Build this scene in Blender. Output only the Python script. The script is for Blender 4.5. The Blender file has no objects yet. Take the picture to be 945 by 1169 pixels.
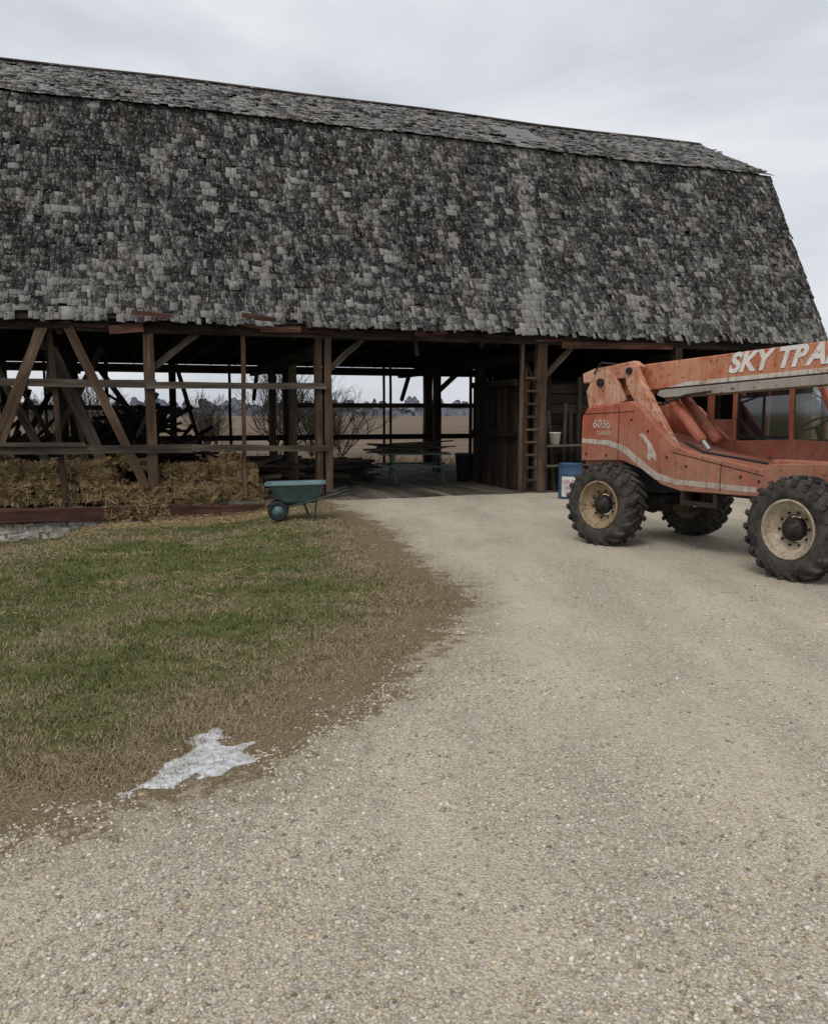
import bpy, math, random, bmesh
import numpy as np
from mathutils import Vector, Matrix, noise as mn
random.seed(7); rng=np.random.default_rng(7)
SC=bpy.context.scene; COL=SC.collection
SC.view_settings.view_transform='Standard'; SC.view_settings.look='None'; SC.view_settings.exposure=0

# ---------------------------------------------------------------- node helper
class NB:
    def __init__(s,name,rough=.8,metal=0.0,spec=.3):
        s.m=bpy.data.materials.new(name); s.m.use_nodes=True; s.t=s.m.node_tree
        s.b=s.t.nodes['Principled BSDF']; s.b.inputs['Roughness'].default_value=rough
        s.b.inputs['Metallic'].default_value=metal; s.b.inputs['Specular IOR Level'].default_value=spec
    def n(s,ty,**k):
        x=s.t.nodes.new(ty)
        for a,v in k.items(): setattr(x,a,v)
        return x
    def set(s,sock,v):
        if hasattr(v,'is_output') : s.t.links.new(v,sock)
        elif isinstance(v,(tuple,list)) and len(v)==3 and sock.type=='RGBA': sock.default_value=(*v,1)
        else: sock.default_value=v
    def obj(s): return s.n('ShaderNodeTexCoord').outputs['Object']
    def pos(s): return s.n('ShaderNodeNewGeometry').outputs['Position']
    def attr(s,name,out='Fac'): 
        a=s.n('ShaderNodeAttribute'); a.attribute_name=name; return a.outputs[out]
    def mapv(s,vec,scale):
        m=s.n('ShaderNodeMapping'); s.set(m.inputs[0],vec); m.inputs['Scale'].default_value=scale; return m.outputs[0]
    def noise(s,vec,scale,detail=4,rough=.6,out=0):
        x=s.n('ShaderNodeTexNoise'); s.set(x.inputs['Vector'],vec); x.inputs['Scale'].default_value=scale
        x.inputs['Detail'].default_value=detail; x.inputs['Roughness'].default_value=rough; return x.outputs[out]
    def vorn(s,vec,scale):
        x=s.n('ShaderNodeTexVoronoi'); s.set(x.inputs['Vector'],vec); x.inputs['Scale'].default_value=scale; return x.outputs['Color'],x.outputs['Distance']
    def ramp(s,fac,stops):
        x=s.n('ShaderNodeValToRGB'); s.set(x.inputs[0],fac); e=x.color_ramp.elements
        while len(e)<len(stops): e.new(.5)
        for i,(p,c) in enumerate(stops):
            e[i].position=p; e[i].color=(*c,1) if isinstance(c,tuple) else (c,c,c,1)
        return x.outputs[0]
    def mix(s,f,a,b,blend='MIX'):
        x=s.n('ShaderNodeMix',data_type='RGBA',blend_type=blend); s.set(x.inputs[0],f); s.set(x.inputs[6],a); s.set(x.inputs[7],b); return x.outputs[2]
    def math(s,op,a,b=0.0,clamp=False):
        x=s.n('ShaderNodeMath',operation=op,use_clamp=clamp); s.set(x.inputs[0],a); s.set(x.inputs[1],b); return x.outputs[0]
    def sep(s,v,i):
        x=s.n('ShaderNodeSeparateXYZ'); s.set(x.inputs[0],v); return x.outputs[i]
    def mr(s,v,a,b,c=0.0,d=1.0):
        x=s.n('ShaderNodeMapRange'); s.set(x.inputs[0],v)
        for i,k in enumerate((a,b,c,d)): x.inputs[i+1].default_value=k
        return x.outputs[0]
    def color(s,c): s.set(s.b.inputs['Base Color'],c)
    def bump(s,h,st=.5,dist=.02):
        x=s.n('ShaderNodeBump'); x.inputs['Strength'].default_value=st; x.inputs['Distance'].default_value=dist
        s.set(x.inputs['Height'],h); s.t.links.new(x.outputs[0],s.b.inputs['Normal'])

def flat(name,col,rough=.7,metal=0,var=.25,scale=6):
    k=NB(name,rough,metal); n=k.noise(k.obj(),scale,4)
    k.color(k.mix(n,tuple(x*(1-var) for x in col),tuple(min(1,x*(1+var)) for x in col)))
    k.bump(k.noise(k.obj(),60,2),.15,.005); return k.m

def wood(name,dark,light,rough=.85,tlo=.5,thi=1.35):
    k=NB(name,rough,0,.12); lc=k.attr('lc','Vector')
    a=k.noise(k.mapv(lc,(1.2,22,22)),1,4,.65); b=k.noise(k.mapv(lc,(.8,3,3)),1,3)
    c=k.mix(k.ramp(a,[(.3,0.),(.7,1.)]),dark,light)
    c=k.mix(k.ramp(b,[(.38,.75),(.68,0.)]),c,tuple(x*.45 for x in dark))
    t=k.mr(k.attr('tint'),0,1,tlo,thi)
    k.color(k.mix(1.,c,t,'MULTIPLY')); k.bump(a,.6,.012); return k.m

M={}
M['timber']=wood('weathered_timber',(.070,.045,.031),(.225,.152,.102))
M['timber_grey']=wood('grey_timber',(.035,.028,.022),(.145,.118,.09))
M['rail']=wood('grey_rails',(.050,.040,.031),(.175,.143,.11))
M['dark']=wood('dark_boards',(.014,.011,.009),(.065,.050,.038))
M['redwood']=wood('red_stained_beam',(.05,.024,.018),(.14,.070,.052))
M['plank']=wood('floor_planks',(.085,.072,.055),(.24,.21,.165))
M['branch']=wood('bare_branches',(.06,.048,.038),(.14,.115,.095))

# ---------------------------------------------------------------- mesh helper
def link(o,parent=None):
    COL.objects.link(o)
    if parent is not None: o.parent=parent
    return o
def empty(name,loc=(0,0,0),rz=0.0):
    o=bpy.data.objects.new(name,None); o.location=loc; o.rotation_euler=(0,0,rz); o.empty_display_size=.3; COL.objects.link(o); return o
def setattrs(me,lc=None,tint=None,col=None):
    if lc is not None:
        a=me.attributes.new('lc','FLOAT_VECTOR','POINT'); a.data.foreach_set('vector',np.asarray(lc,dtype=np.float32).ravel())
    if tint is not None:
        a=me.attributes.new('tint','FLOAT','POINT'); a.data.foreach_set('value',np.asarray(tint,dtype=np.float32).ravel())
    if col is not None:
        col=np.asarray(col,dtype=np.float32); col=np.concatenate([col,np.ones((len(col),1),np.float32)],1)
        a=me.attributes.new('pc','FLOAT_COLOR','POINT'); a.data.foreach_set('color',col.ravel())
def npmesh(name,V,F,mat,parent=None,**at):
    V=np.asarray(V,dtype=np.float32); F=np.asarray(F,dtype=np.int32); k=F.shape[1]
    me=bpy.data.meshes.new(name); me.vertices.add(len(V)); me.vertices.foreach_set('co',V.ravel())
    me.loops.add(F.size); me.loops.foreach_set('vertex_index',F.ravel())
    me.polygons.add(len(F)); me.polygons.foreach_set('loop_start',np.arange(0,F.size,k,dtype=np.int32))
    me.update(calc_edges=True); me.validate()
    setattrs(me,**at); me.materials.append(mat)
    return link(bpy.data.objects.new(name,me),parent)
BF=[(0,1,2,3),(7,6,5,4),(0,4,5,1),(1,5,6,2),(2,6,7,3),(3,7,4,0)]
class MB:
    def __init__(s): s.v=[];s.f=[];s.lc=[];s.t=[]
    def hexa(s,pts,lc,t):
        b=len(s.v); s.v+=pts; s.lc+=lc; s.t+=[t]*8
        s.f+=[tuple(b+i for i in q) for q in BF]
    def beam(s,p0,p1,a,b,tint=None,up=(0,0,1),a1=None,b1=None):
        p0=Vector(p0);p1=Vector(p1);d=(p1-p0);L=d.length
        if L<1e-6: return
        d/=L;up=Vector(up)
        if abs(d.dot(up))>.98: up=Vector((0,1,0))
        x=d.cross(up).normalized();y=x.cross(d)
        a1=a if a1 is None else a1;b1=b if b1 is None else b1
        r=random.random()*40; t=random.random() if tint is None else tint
        pts=[];lc=[]
        for P,l,A,B in ((p0,0,a,b),(p1,L,a1,b1)):
            for sx,sy in ((-1,-1),(1,-1),(1,1),(-1,1)):
                pts.append(tuple(P+x*(sx*A/2)+y*(sy*B/2))); lc.append((l+r,sx*A/2+r,sy*B/2+r*.7))
        s.hexa(pts,lc,t)
    def rough(s,p0,p1,a,b,tint=None,n=4,wob=.012,up=(0,0,1)):
        """hand-hewn timber: several slightly offset segments"""
        p0=Vector(p0);p1=Vector(p1); t=random.random() if tint is None else tint
        r=random.random()*40
        d=(p1-p0); L=d.length; d/=L; up=Vector(up)
        if abs(d.dot(up))>.98: up=Vector((0,1,0))
        x=d.cross(up).normalized();y=x.cross(d); rings=[];lcs=[]
        for i in range(n+1):
            c=p0+d*(L*i/n)+x*random.uniform(-wob,wob)*(0<i<n)+y*random.uniform(-wob,wob)*(0<i<n)
            A=a*random.uniform(.9,1.1);B=b*random.uniform(.9,1.1)
            for sx,sy in ((-1,-1),(1,-1),(1,1),(-1,1)):
                rings.append(tuple(c+x*(sx*A/2)+y*(sy*B/2))); lcs.append((L*i/n+r,sx*A/2+r,sy*B/2+r*.7))
        b0=len(s.v); s.v+=rings; s.lc+=lcs; s.t+=[t]*len(rings)
        for i in range(n):
            o=b0+i*4
            for j in range(4):
                k=(j+1)%4; s.f.append((o+j,o+4+j,o+4+k,o+k))
        s.f.append((b0,b0+1,b0+2,b0+3)); e=b0+4*n; s.f.append((e+3,e+2,e+1,e))
    def build(s,name,mat,parent=None,bevel=0):
        me=bpy.data.meshes.new(name); me.from_pydata(s.v,[],s.f); setattrs(me,lc=s.lc,tint=s.t); me.materials.append(mat)
        o=link(bpy.data.objects.new(name,me),parent)
        if bevel: bv(o,bevel)
        return o
def bv(o,w,seg=2):
    m=o.modifiers.new('bevel','BEVEL'); m.width=w; m.segments=seg; m.limit_method='ANGLE'; m.harden_normals=False
def poly_extrude(name,pts,w0,w1,mat,parent=None,bevel=.01):
    n=len(pts); v=[(p[0],w0,p[1]) for p in pts]+[(p[0],w1,p[1]) for p in pts]
    f=[tuple(range(n)),tuple(range(2*n-1,n-1,-1))]+[(i,i+n,(i+1)%n+n,(i+1)%n) for i in range(n)]
    me=bpy.data.meshes.new(name); me.from_pydata(v,[],f)
    bm=bmesh.new();bm.from_mesh(me);bmesh.ops.recalc_face_normals(bm,faces=bm.faces);bm.to_mesh(me);bm.free()
    me.materials.append(mat); o=link(bpy.data.objects.new(name,me),parent)
    if bevel: bv(o,bevel)
    return o
def revolve(name,prof,mat,parent,loc,n=40,smooth=True,rx=0):
    v=[];f=[];k=len(prof)
    for i in range(n):
        a=2*math.pi*i/n
        for r,y in prof: v.append((r*math.cos(a),y,r*math.sin(a)))
    for i in range(n):
        j=(i+1)%n
        for q in range(k-1): f.append((i*k+q,i*k+q+1,j*k+q+1,j*k+q))
    me=bpy.data.meshes.new(name); me.from_pydata(v,[],f); me.materials.append(mat)
    if smooth:
        for p in me.polygons: p.use_smooth=True
    o=link(bpy.data.objects.new(name,me),parent); o.location=loc; o.rotation_euler=(rx,0,0); return o
def tube(name,pts,r,mat,parent=None,res=3):
    cu=bpy.data.curves.new(name,'CURVE'); cu.dimensions='3D'; cu.bevel_depth=r; cu.bevel_resolution=res
    sp=cu.splines.new('POLY'); sp.points.add(len(pts)-1)
    for i,p in enumerate(pts): sp.points[i].co=(*p,1)
    cu.use_fill_caps=True; cu.materials.append(mat)
    return link(bpy.data.objects.new(name,cu),parent)

_T=np.random.default_rng(3).random((256,256))
def vn(x,y,sc,seed=0,oct=3):
    x=np.asarray(x,float);y=np.asarray(y,float);o=0;a=1;tot=0
    for k in range(oct):
        X=x*sc+seed*17.3+k*31.7;Y=y*sc+seed*9.1+k*11.3
        xi=np.floor(X).astype(int);yi=np.floor(Y).astype(int);fx=X-xi;fy=Y-yi
        fx=fx*fx*(3-2*fx);fy=fy*fy*(3-2*fy);g=lambda i,j:_T[(xi+i)%256,(yi+j)%256]
        o=o+a*((g(0,0)*(1-fx)+g(1,0)*fx)*(1-fy)+(g(0,1)*(1-fx)+g(1,1)*fx)*fy); tot+=a;a*=.5;sc*=2.1
    return o/tot
def sm(t): t=np.clip(t,0,1); return t*t*(3-2*t)

# ---------------------------------------------------------------- world / sun / camera
W=bpy.data.worlds.new('World'); SC.world=W; W.use_nodes=True; nt=W.node_tree; bg=nt.nodes['Background']
sky=nt.nodes.new('ShaderNodeTexSky'); sky.sky_type='NISHITA'; sky.sun_disc=False
SE,SA=math.radians(52),math.radians(205)
sky.sun_elevation=SE; sky.sun_rotation=SA
tc=nt.nodes.new('ShaderNodeTexCoord'); mp=nt.nodes.new('ShaderNodeMapping'); mp.inputs['Scale'].default_value=(1,1,3.2); mp.inputs['Rotation'].default_value=(0,.12,.4)
nz=nt.nodes.new('ShaderNodeTexNoise'); nz.inputs['Scale'].default_value=1.9; nz.inputs['Detail'].default_value=6; nz.inputs['Roughness'].default_value=.52; nz.inputs['Distortion'].default_value=.4
rp=nt.nodes.new('ShaderNodeValToRGB'); rp.color_ramp.elements[0].position=.36; rp.color_ramp.elements[0].color=(5.7,6.05,6.7,1)
rp.color_ramp.elements[1].position=.62; rp.color_ramp.elements[1].color=(8.8,8.95,9.2,1)
mx=nt.nodes.new('ShaderNodeMix'); mx.data_type='RGBA'; mx.inputs[0].default_value=.94
L=nt.links.new
L(tc.outputs['Generated'],mp.inputs[0]);L(mp.outputs[0],nz.inputs['Vector']);L(nz.outputs[0],rp.inputs[0])
L(sky.outputs[0],mx.inputs[6]);L(rp.outputs[0],mx.inputs[7]);L(mx.outputs[2],bg.inputs[0]); bg.inputs[1].default_value=.1
sd=bpy.data.lights.new('sun','SUN'); sd.energy=1.5; sd.angle=math.radians(24); sd.color=(1,.965,.915)
so=link(bpy.data.objects.new('sun',sd)); 
sdir=Vector((math.sin(SA)*math.cos(SE),math.cos(SA)*math.cos(SE),math.sin(SE)))
so.rotation_euler=sdir.to_track_quat('Z','Y').to_euler(); so.location=(0,0,30)
cd=bpy.data.cameras.new('camera'); cam=link(bpy.data.objects.new('camera',cd)); SC.camera=cam
cd.sensor_fit='VERTICAL'; cd.sensor_height=24; cd.lens=24*950/1169; cd.clip_end=4000; cd.clip_start=.05
cam.location=(0,0,1.8); cam.rotation_euler=(math.pi/2-math.atan(114/950),0,0)

# ---------------------------------------------------------------- terrain
BO=(-1.70,16.86); BD=(.946,.323)
def blocal(x,y):
    rx=x-BO[0];ry=y-BO[1]; return .946*rx+.323*ry, -.323*rx+.946*ry
def H(x,y):
    x=np.asarray(x,float);y=np.asarray(y,float)
    s,w=blocal(x,y)
    dip=(-.25*sm((-x-1.9)/1.6)-.27*sm((-x-5.0)/2.0))*sm((y-9.5)/5)
    q=sm((w-.3)/1.0)
    return dip*(1-q)-.62*q
CY=np.array([-3,1,2.3,2.9,3.29,3.56,3.82,4.35,5.21,6.6,7.69,8.48,10.02,13.18,15.63,17,30]); 
CX=np.array([-14,-6,-3.4,-2.4,-1.73,-1.47,-1.02,-.59,-.24,.2,.49,.43,-.03,-.59,-1.45,-1.9,-2])
def sdf(x,y):
    bx=np.interp(y,CY,CX); g=(np.interp(y+.15,CY,CX)-np.interp(y-.15,CY,CX))/.3
    return (x-bx)/np.sqrt(1+g*g)
def axis(lo,hi,step,far_lo,far_hi):
    a=list(np.arange(lo,hi,step)); st=step; x=a[-1]
    while x<far_hi: st*=1.25; x+=st; a.append(x)
    st=step;x=a[0];b=[]
    while x>far_lo: st*=1.25; x-=st; b.append(x)
    return np.array(b[::-1]+a)
def micro(x,y): return (vn(x,y,.5,1)-.5)*.05+(vn(x,y,3,2)-.5)*.018
xs=axis(-9,11,.1,-1500,1500); ys=axis(.2,19,.1,-60,2200)
X,Y=np.meshgrid(xs,ys); near=(np.abs(X)<14)&(Y<20)
Z=H(X,Y)+np.where(near,micro(X,Y),0)
S=sdf(X,Y)
nx,ny=len(xs),len(ys)
idx=np.arange(nx*ny).reshape(ny,nx)
F=np.stack([idx[:-1,:-1],idx[:-1,1:],idx[1:,1:],idx[1:,:-1]],-1).reshape(-1,4)

def groundmat():
    k=NB('ground_surface',.95,0,.08); p=k.pos(); s=k.attr('tint')
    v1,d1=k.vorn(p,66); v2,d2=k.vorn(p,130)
    g1=k.ramp(k.sep(v1,0),[(0,(.26,.235,.19)),(.25,(.41,.37,.295)),(.7,(.55,.50,.405)),(1,(.69,.64,.545))])
    g2=k.ramp(k.sep(v2,1),[(0,(.30,.265,.205)),(.5,(.48,.43,.335)),(1,(.63,.58,.475))])
    nf=k.noise(p,55,3,.7)
    g1=k.mix(k.ramp(d1,[(.42,0.),(.75,.6)]),g1,(.27,.235,.18))  # dirt tone at cell edges, also painting in the shade between stones
    gr=k.mix(k.mr(k.sep(v1,2),.35,.45),g1,g2)
    sand=k.mix(nf,(.41,.355,.265),(.67,.60,.475))
    big=k.noise(k.mapv(p,(1.3,.42,1)),1.0,4,.6)
    track=k.ramp(big,[(.40,0.),(.58,1.)])
    gr2=k.mix(k.mr(nf,.34,.60,0,.9),sand,gr)
    c_g=k.mix(track,k.mix(.3,gr,gr2),gr2)
    c_g=k.mix(1.,c_g,k.ramp(big,[(.36,(.90,.895,.88)),(.62,(1.10,1.08,1.05))]),'MULTIPLY')
    med=k.noise(p,7,5,.75)
    c_g=k.mix(k.ramp(med,[(.57,0.),(.72,.5)]),c_g,(.20,.165,.12))
    n1=k.noise(p,1.6,5,.65)
    soil=k.mix(k.ramp(nf,[(.35,0.),(.65,1.)]),(.09,.064,.037),(.32,.25,.15))
    green=k.mix(k.ramp(nf,[(.3,0.),(.7,1.)]),(.052,.060,.022),(.17,.18,.07))
    gs=k.math('ADD',k.math('MULTIPLY',k.math('SUBTRACT',n1,.5),3.0),k.mr(s,-.4,-1.3,-.6,.85))
    tf=k.mix(k.math('ADD',gs,0.,True),soil,green)
    yy=k.sep(p,1)
    st=k.noise(k.mapv(p,(.02,.5,1)),1.,3); fld=k.mix(k.ramp(st,[(.35,0.),(.65,1.)]),(.10,.072,.052),(.22,.165,.115))
    scr=k.mix(k.noise(p,1.2,4,.7),(.05,.038,.026),(.19,.145,.095))
    fld=k.mix(k.mr(yy,34,60),scr,fld)
    e=k.math('ADD',s,k.math('MULTIPLY',k.math('SUBTRACT',n1,.5),.8))
    e=k.math('ADD',e,k.math('MULTIPLY',k.math('SUBTRACT',med,.5),1.5))
    c=k.mix(k.ramp(e,[(.0,0.),(.12,1.)]),tf,c_g)
    c=k.mix(k.ramp(k.math('ABSOLUTE',e),[(0,.6),(.5,0.)]),c,(.18,.135,.085))
    c=k.mix(k.mr(yy,24,28),c,fld)
    k.color(c)
    h=k.math('ADD',k.math('MULTIPLY',d1,-1.3),nf)
    k.bump(h,.9,.012); return k.m
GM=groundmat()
V=np.stack([X,Y,Z],-1).reshape(-1,3)
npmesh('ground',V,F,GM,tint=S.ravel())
sf=S.ravel(); cx=V[F].mean(1); s_,w_=blocal(cx[:,0],cx[:,1])
keep=(sf[F].min(1)>-.5)&(cx[:,1]<21)&(cx[:,1]>-3)&(cx[:,0]<16)&(w_<.6)
Fg=F[keep]; u_,inv=np.unique(Fg,return_inverse=True)
Vg=V[u_].copy(); Vg[:,2]+=.004
def stonecol(n):
    g=rng.random(n); a=np.array([.30,.272,.225]);b=np.array([.60,.55,.455])
    c=a+(b-a)*(g[:,None]); hot=rng.random(n)<.05; c[hot]=np.array([.68,.64,.56]); br=rng.random(n)<.2; c[br]=c[br]*np.array([1.0,.88,.72]); dk=rng.random(n)<.10; c[dk]*=.55
    return c
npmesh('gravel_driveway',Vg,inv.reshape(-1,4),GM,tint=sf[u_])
k=NB('loose_stone',.9,0,.15); k.color(k.attr('pc','Color')); STM=k.m
phi=(1+5**.5)/2
IV=np.array([(-1,phi,0),(1,phi,0),(-1,-phi,0),(1,-phi,0),(0,-1,phi),(0,1,phi),(0,-1,-phi),(0,1,-phi),(phi,0,-1),(phi,0,1),(-phi,0,-1),(-phi,0,1)])/1.9
IF=np.array([(0,11,5),(0,5,1),(0,1,7),(0,7,10),(0,10,11),(1,5,9),(5,11,4),(11,10,2),(10,7,6),(7,1,8),(3,9,4),(3,4,2),(3,2,6),(3,6,8),(3,8,9),(4,9,5),(2,4,11),(6,2,10),(8,6,7),(9,8,1)])
def scatter_stones(n,y0,y1,rmin,rmax):
    t=rng.random(n); y=y0*(y1/y0)**t; x=(rng.random(n)*2-1)*(y*.56+.3)
    s=sdf(x,y)+ (vn(x,y,3,5)-.5)*.8
    dens=.3+.7*sm((vn(x*1.2,y*.42,1.,9)-.42)*8)
    ok=(rng.random(n)<np.where(s>0,dens,np.exp(s*5)*.12))
    x=x[ok];y=y[ok];m=len(x)
    r=rmin+(rmax-rmin)*rng.random(m)**2.8
    P=IV[None]*(1+.28*rng.standard_normal((m,12,1)))*np.stack([r*(.8+.6*rng.random(m)),r*(.8+.5*rng.random(m)),r*(.5+.35*rng.random(m))],-1)[:,None,:]
    a=rng.random(m)*6.28;ca=np.cos(a)[:,None];sa=np.sin(a)[:,None]
    Px=P[...,0]*ca-P[...,1]*sa;Py=P[...,0]*sa+P[...,1]*ca
    z=H(x,y)+micro(x,y)+.004
    P=np.stack([Px+x[:,None],Py+y[:,None],P[...,2]+z[:,None]+r[:,None]*.1],-1)
    return P.reshape(-1,3),(IF[None]+(np.arange(m)*12)[:,None,None]).reshape(-1,3),np.repeat(stonecol(m),12,0)
A=scatter_stones(60000,1.9,5.5,.003,.0105); B_=scatter_stones(26000,5.0,13,.004,.012)
npmesh('gravel_stones',np.concatenate([A[0],B_[0]]),np.concatenate([A[1],B_[1]+len(A[0])]),STM,col=np.concatenate([A[2],B_[2]]))

def blades(n):
    t=rng.random(n); y=2.6*(17/2.6)**t; x=-(y*.56+.4)+rng.random(n)*(y*.56+.4+.9)
    s=sdf(x,y)+(vn(x,y,2.2,4)-.5)*1.1+(vn(x,y,7,14)-.5)*.5
    d=np.clip(.12+1.9*(vn(x,y,5,6)-.28),0.06,1); sl,wl=blocal(x,y)
    ok=(rng.random(n)<d*np.maximum(sm((-s+.05)/.8),.05*(s<.35)))&(wl<-.1)
    x=x[ok];y=y[ok];s=s[ok];m=len(x)
    g=sm((vn(x,y,.6,11)-.26)*3.0)*sm((vn(x,y,2.6,15)-.22)*3)*sm((-s-.3)/1.1)*(.45+.55*sm((y-4.2)/2))
    isg=rng.random(m)<g*.95
    c=np.where(isg[:,None],np.array([.120,.140,.046]),np.array([.31,.245,.145]))*(.45+.9*rng.random((m,1)))
    ln=(.016+.032*rng.random(m))*(1+.25*isg); wd=.0016+.00035*y
    az=rng.random(m)*6.28; lean=.5+1.05*rng.random(m)
    dx=np.cos(az)*np.sin(lean);dy=np.sin(az)*np.sin(lean);dz=np.cos(lean)+.12
    z=H(x,y)+micro(x,y)
    b2=az+1.57+rng.standard_normal(m)*.5
    p0=np.stack([x-np.cos(b2)*wd,y-np.sin(b2)*wd,z],-1);p1=np.stack([x+np.cos(b2)*wd,y+np.sin(b2)*wd,z],-1)
    p2=np.stack([x+dx*ln,y+dy*ln,z+dz*ln],-1)
    return np.stack([p0,p1,p2],1).reshape(-1,3),np.arange(3*m).reshape(-1,3),np.repeat(c,3,0)
k=NB('grass_blade',.8,0,.1); k.color(k.attr('pc','Color')); GB=k.m
a=blades(420000); npmesh('grass_lawn',a[0],a[1],GB,col=a[2])

k=NB('straw',.75,0,.2); k.color(k.attr('pc','Color')); STRAW=k.m
def strands(name,P,parent=None,ln=.16,wd=.004,flatness=.25,base=(.42,.315,.17)):
    m=len(P); az=rng.random(m)*6.28; el=rng.standard_normal(m)*flatness; l=ln*(.4+rng.random(m))
    D=np.stack([np.cos(az)*np.cos(el),np.sin(az)*np.cos(el),np.sin(el)],-1)*l[:,None]/2
    U=np.cross(D,np.array([[0,0,1.]]) + rng.standard_normal((m,3))*.6); U/=np.linalg.norm(U,axis=1)[:,None]; U*=wd
    V=np.stack([P-D-U,P-D+U,P+D+U,P+D-U],1).reshape(-1,3)
    c=np.array(base)*(.35+1.0*rng.random((m,1)))
    return npmesh(name,V,np.arange(4*m).reshape(-1,4),STRAW,parent,col=np.repeat(c,4,0))
n=26000; sx=-8.5+7.6*rng.random(n); sw=-.08-np.abs(rng.standard_normal(n))*.5
okk=vn(sx,sw,1.2,21)>.36+.25*np.abs(sw)*.3; sx=sx[okk]; sw=sw[okk]
px=BO[0]+.946*sx-.323*sw; py=BO[1]+.323*sx+.946*sw
pz=H(px,py)+micro(px,py)+.01+(.02+.14*np.exp(sw*6)*(sx<-1.3))*rng.random(len(px))
n2=4000; qx=-5+4.5*rng.random(n2); qy=7+7*rng.random(n2); okk=(vn(qx,qy,1.5,23)>.56); qx=qx[okk];qy=qy[okk]
px=np.r_[px,qx];py=np.r_[py,qy];pz=np.r_[pz,H(qx,qy)+micro(qx,qy)+.02]
strands('loose_straw',np.stack([px,py,pz],-1),None,.08,.0024,.25)

# snow
gx,gy=np.meshgrid(np.arange(-1.75,-.45,.0125),np.arange(3.45,5.0,.0125))
poly=np.array([(-1.36,3.76),(-1.33,4.04),(-1.24,4.22),(-1.26,4.45),(-1.10,4.62),(-1.06,4.38),(-.88,4.33),(-.82,4.14),(-.98,3.95),(-1.14,3.86),(-1.24,3.80)])
def pin(x,y,poly):
    d=np.full(x.shape,9.);ins=np.zeros(x.shape,bool);m=len(poly)
    for i in range(m):
        a=poly[i];b=poly[(i+1)%m];e=b-a;t=np.clip(((x-a[0])*e[0]+(y-a[1])*e[1])/(e@e),0,1)
        d=np.minimum(d,np.hypot(x-a[0]-t*e[0],y-a[1]-t*e[1]))
        c=((a[1]>y)!=(b[1]>y))&(x<(b[0]-a[0])*(y-a[1])/(b[1]-a[1]+1e-9)+a[0]); ins^=c
    return np.where(ins,d,-d)
D=pin(gx,gy,poly)+(vn(gx,gy,8,3)-.5)*.24-.005+(vn(gx,gy,26,8)-.5)*.07+np.where(gy>4.3,-.03,0)
hz=np.clip(D,-.02,.05)*.16+(vn(gx,gy,22,7)-.5)*.010
zz=H(gx,gy)+micro(gx,gy)+hz+.003
ii=np.arange(gx.size).reshape(gx.shape); Fs=np.stack([ii[:-1,:-1],ii[:-1,1:],ii[1:,1:],ii[1:,:-1]],-1).reshape(-1,4)
Fs=Fs[D.ravel()[Fs].max(1)>-.010]
uu,iv=np.unique(Fs,return_inverse=True)
k=NB('snow',.35,0,.5); nn=k.noise(k.pos(),18,6,.75); k.color(k.mix(k.ramp(nn,[(.40,0.),(.60,1.)]),(.34,.33,.31),(.66,.675,.70))); k.bump(k.noise(k.pos(),70,4),.6,.012); SNOW=k.m
so_=npmesh('snow_patch',np.stack([gx,gy,zz],-1).reshape(-1,3)[uu],iv.reshape(-1,4),SNOW)
for p in so_.data.polygons: p.use_smooth=True

# ---------------------------------------------------------------- BARN
barn=empty('barn',(BO[0],BO[1],0),math.atan2(BD[1],BD[0]))
barn_m=Matrix.Translation((BO[0],BO[1],0))@Matrix.Rotation(math.atan2(BD[1],BD[0]),4,'Z')
SL,SR=-13.0,12.62
PROF=[(0,3.50),(2.31,8.05),(5.32,9.72)]
def shingle_mat():
    k=NB('cedar_shingles',.9,0,.1); lc=k.attr('lc','Vector'); t=k.attr('tint'); o=k.obj()
    fine=k.noise(k.mapv(lc,(45,7,1)),1,3,.7)
    blot=k.noise(k.mapv(o,(13,9,8)),1,5,.78); patch=k.noise(o,.8,4,.68)
    v=k.math('ADD',k.math('MULTIPLY',t,.24),k.math('MULTIPLY',fine,.42)); v=k.math('ADD',v,k.math('MULTIPLY',blot,.62)); v=k.math('ADD',v,k.math('MULTIPLY',patch,.42))
    s=k.sep(o,0); z=k.sep(o,2)
    sd_=k.math('ABSOLUTE',k.math('SUBTRACT',s,k.math('ADD',4.55,k.math('MULTIPLY',k.math('SUBTRACT',z,3.5),.17))))
    sd_=k.math('ADD',sd_,k.math('MULTIPLY',k.math('SUBTRACT',k.noise(o,2.5,3),.5),.4))
    strip=k.math('MULTIPLY',k.ramp(sd_,[(.10,.15),(.34,0.)]),k.mr(z,9.,8.,.3,1.))
    v=k.math('ADD',v,strip)
    v=k.math('ADD',v,k.mr(z,3.4,4.9,.09,0.))
    v=k.math('ADD',v,k.mr(z,8.0,8.2,0.,.05))
    c=k.ramp(v,[(.68,(.015,.015,.015)),(.84,(.048,.047,.046)),(.94,(.13,.127,.122)),(1.0,(.30,.295,.285))])
    fl=k.ramp(k.noise(k.mapv(o,(22,16,9)),1,3,.85),[(.565,0.),(.64,.85)])
    c=k.mix(fl,c,(.40,.39,.37))
    c=k.mix(k.ramp(k.noise(o,1.3,3),[(.48,0.),(.7,.5)]),c,k.mix(1.,c,(1.15,1.0,.84),'MULTIPLY'))
    k.color(c); k.bump(fine,.5,.010); return k.m
SM=shingle_mat()
sag=lambda s:-.025*math.sin((s-SL)*.35)-.016*math.sin(s*.9+1)
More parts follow.
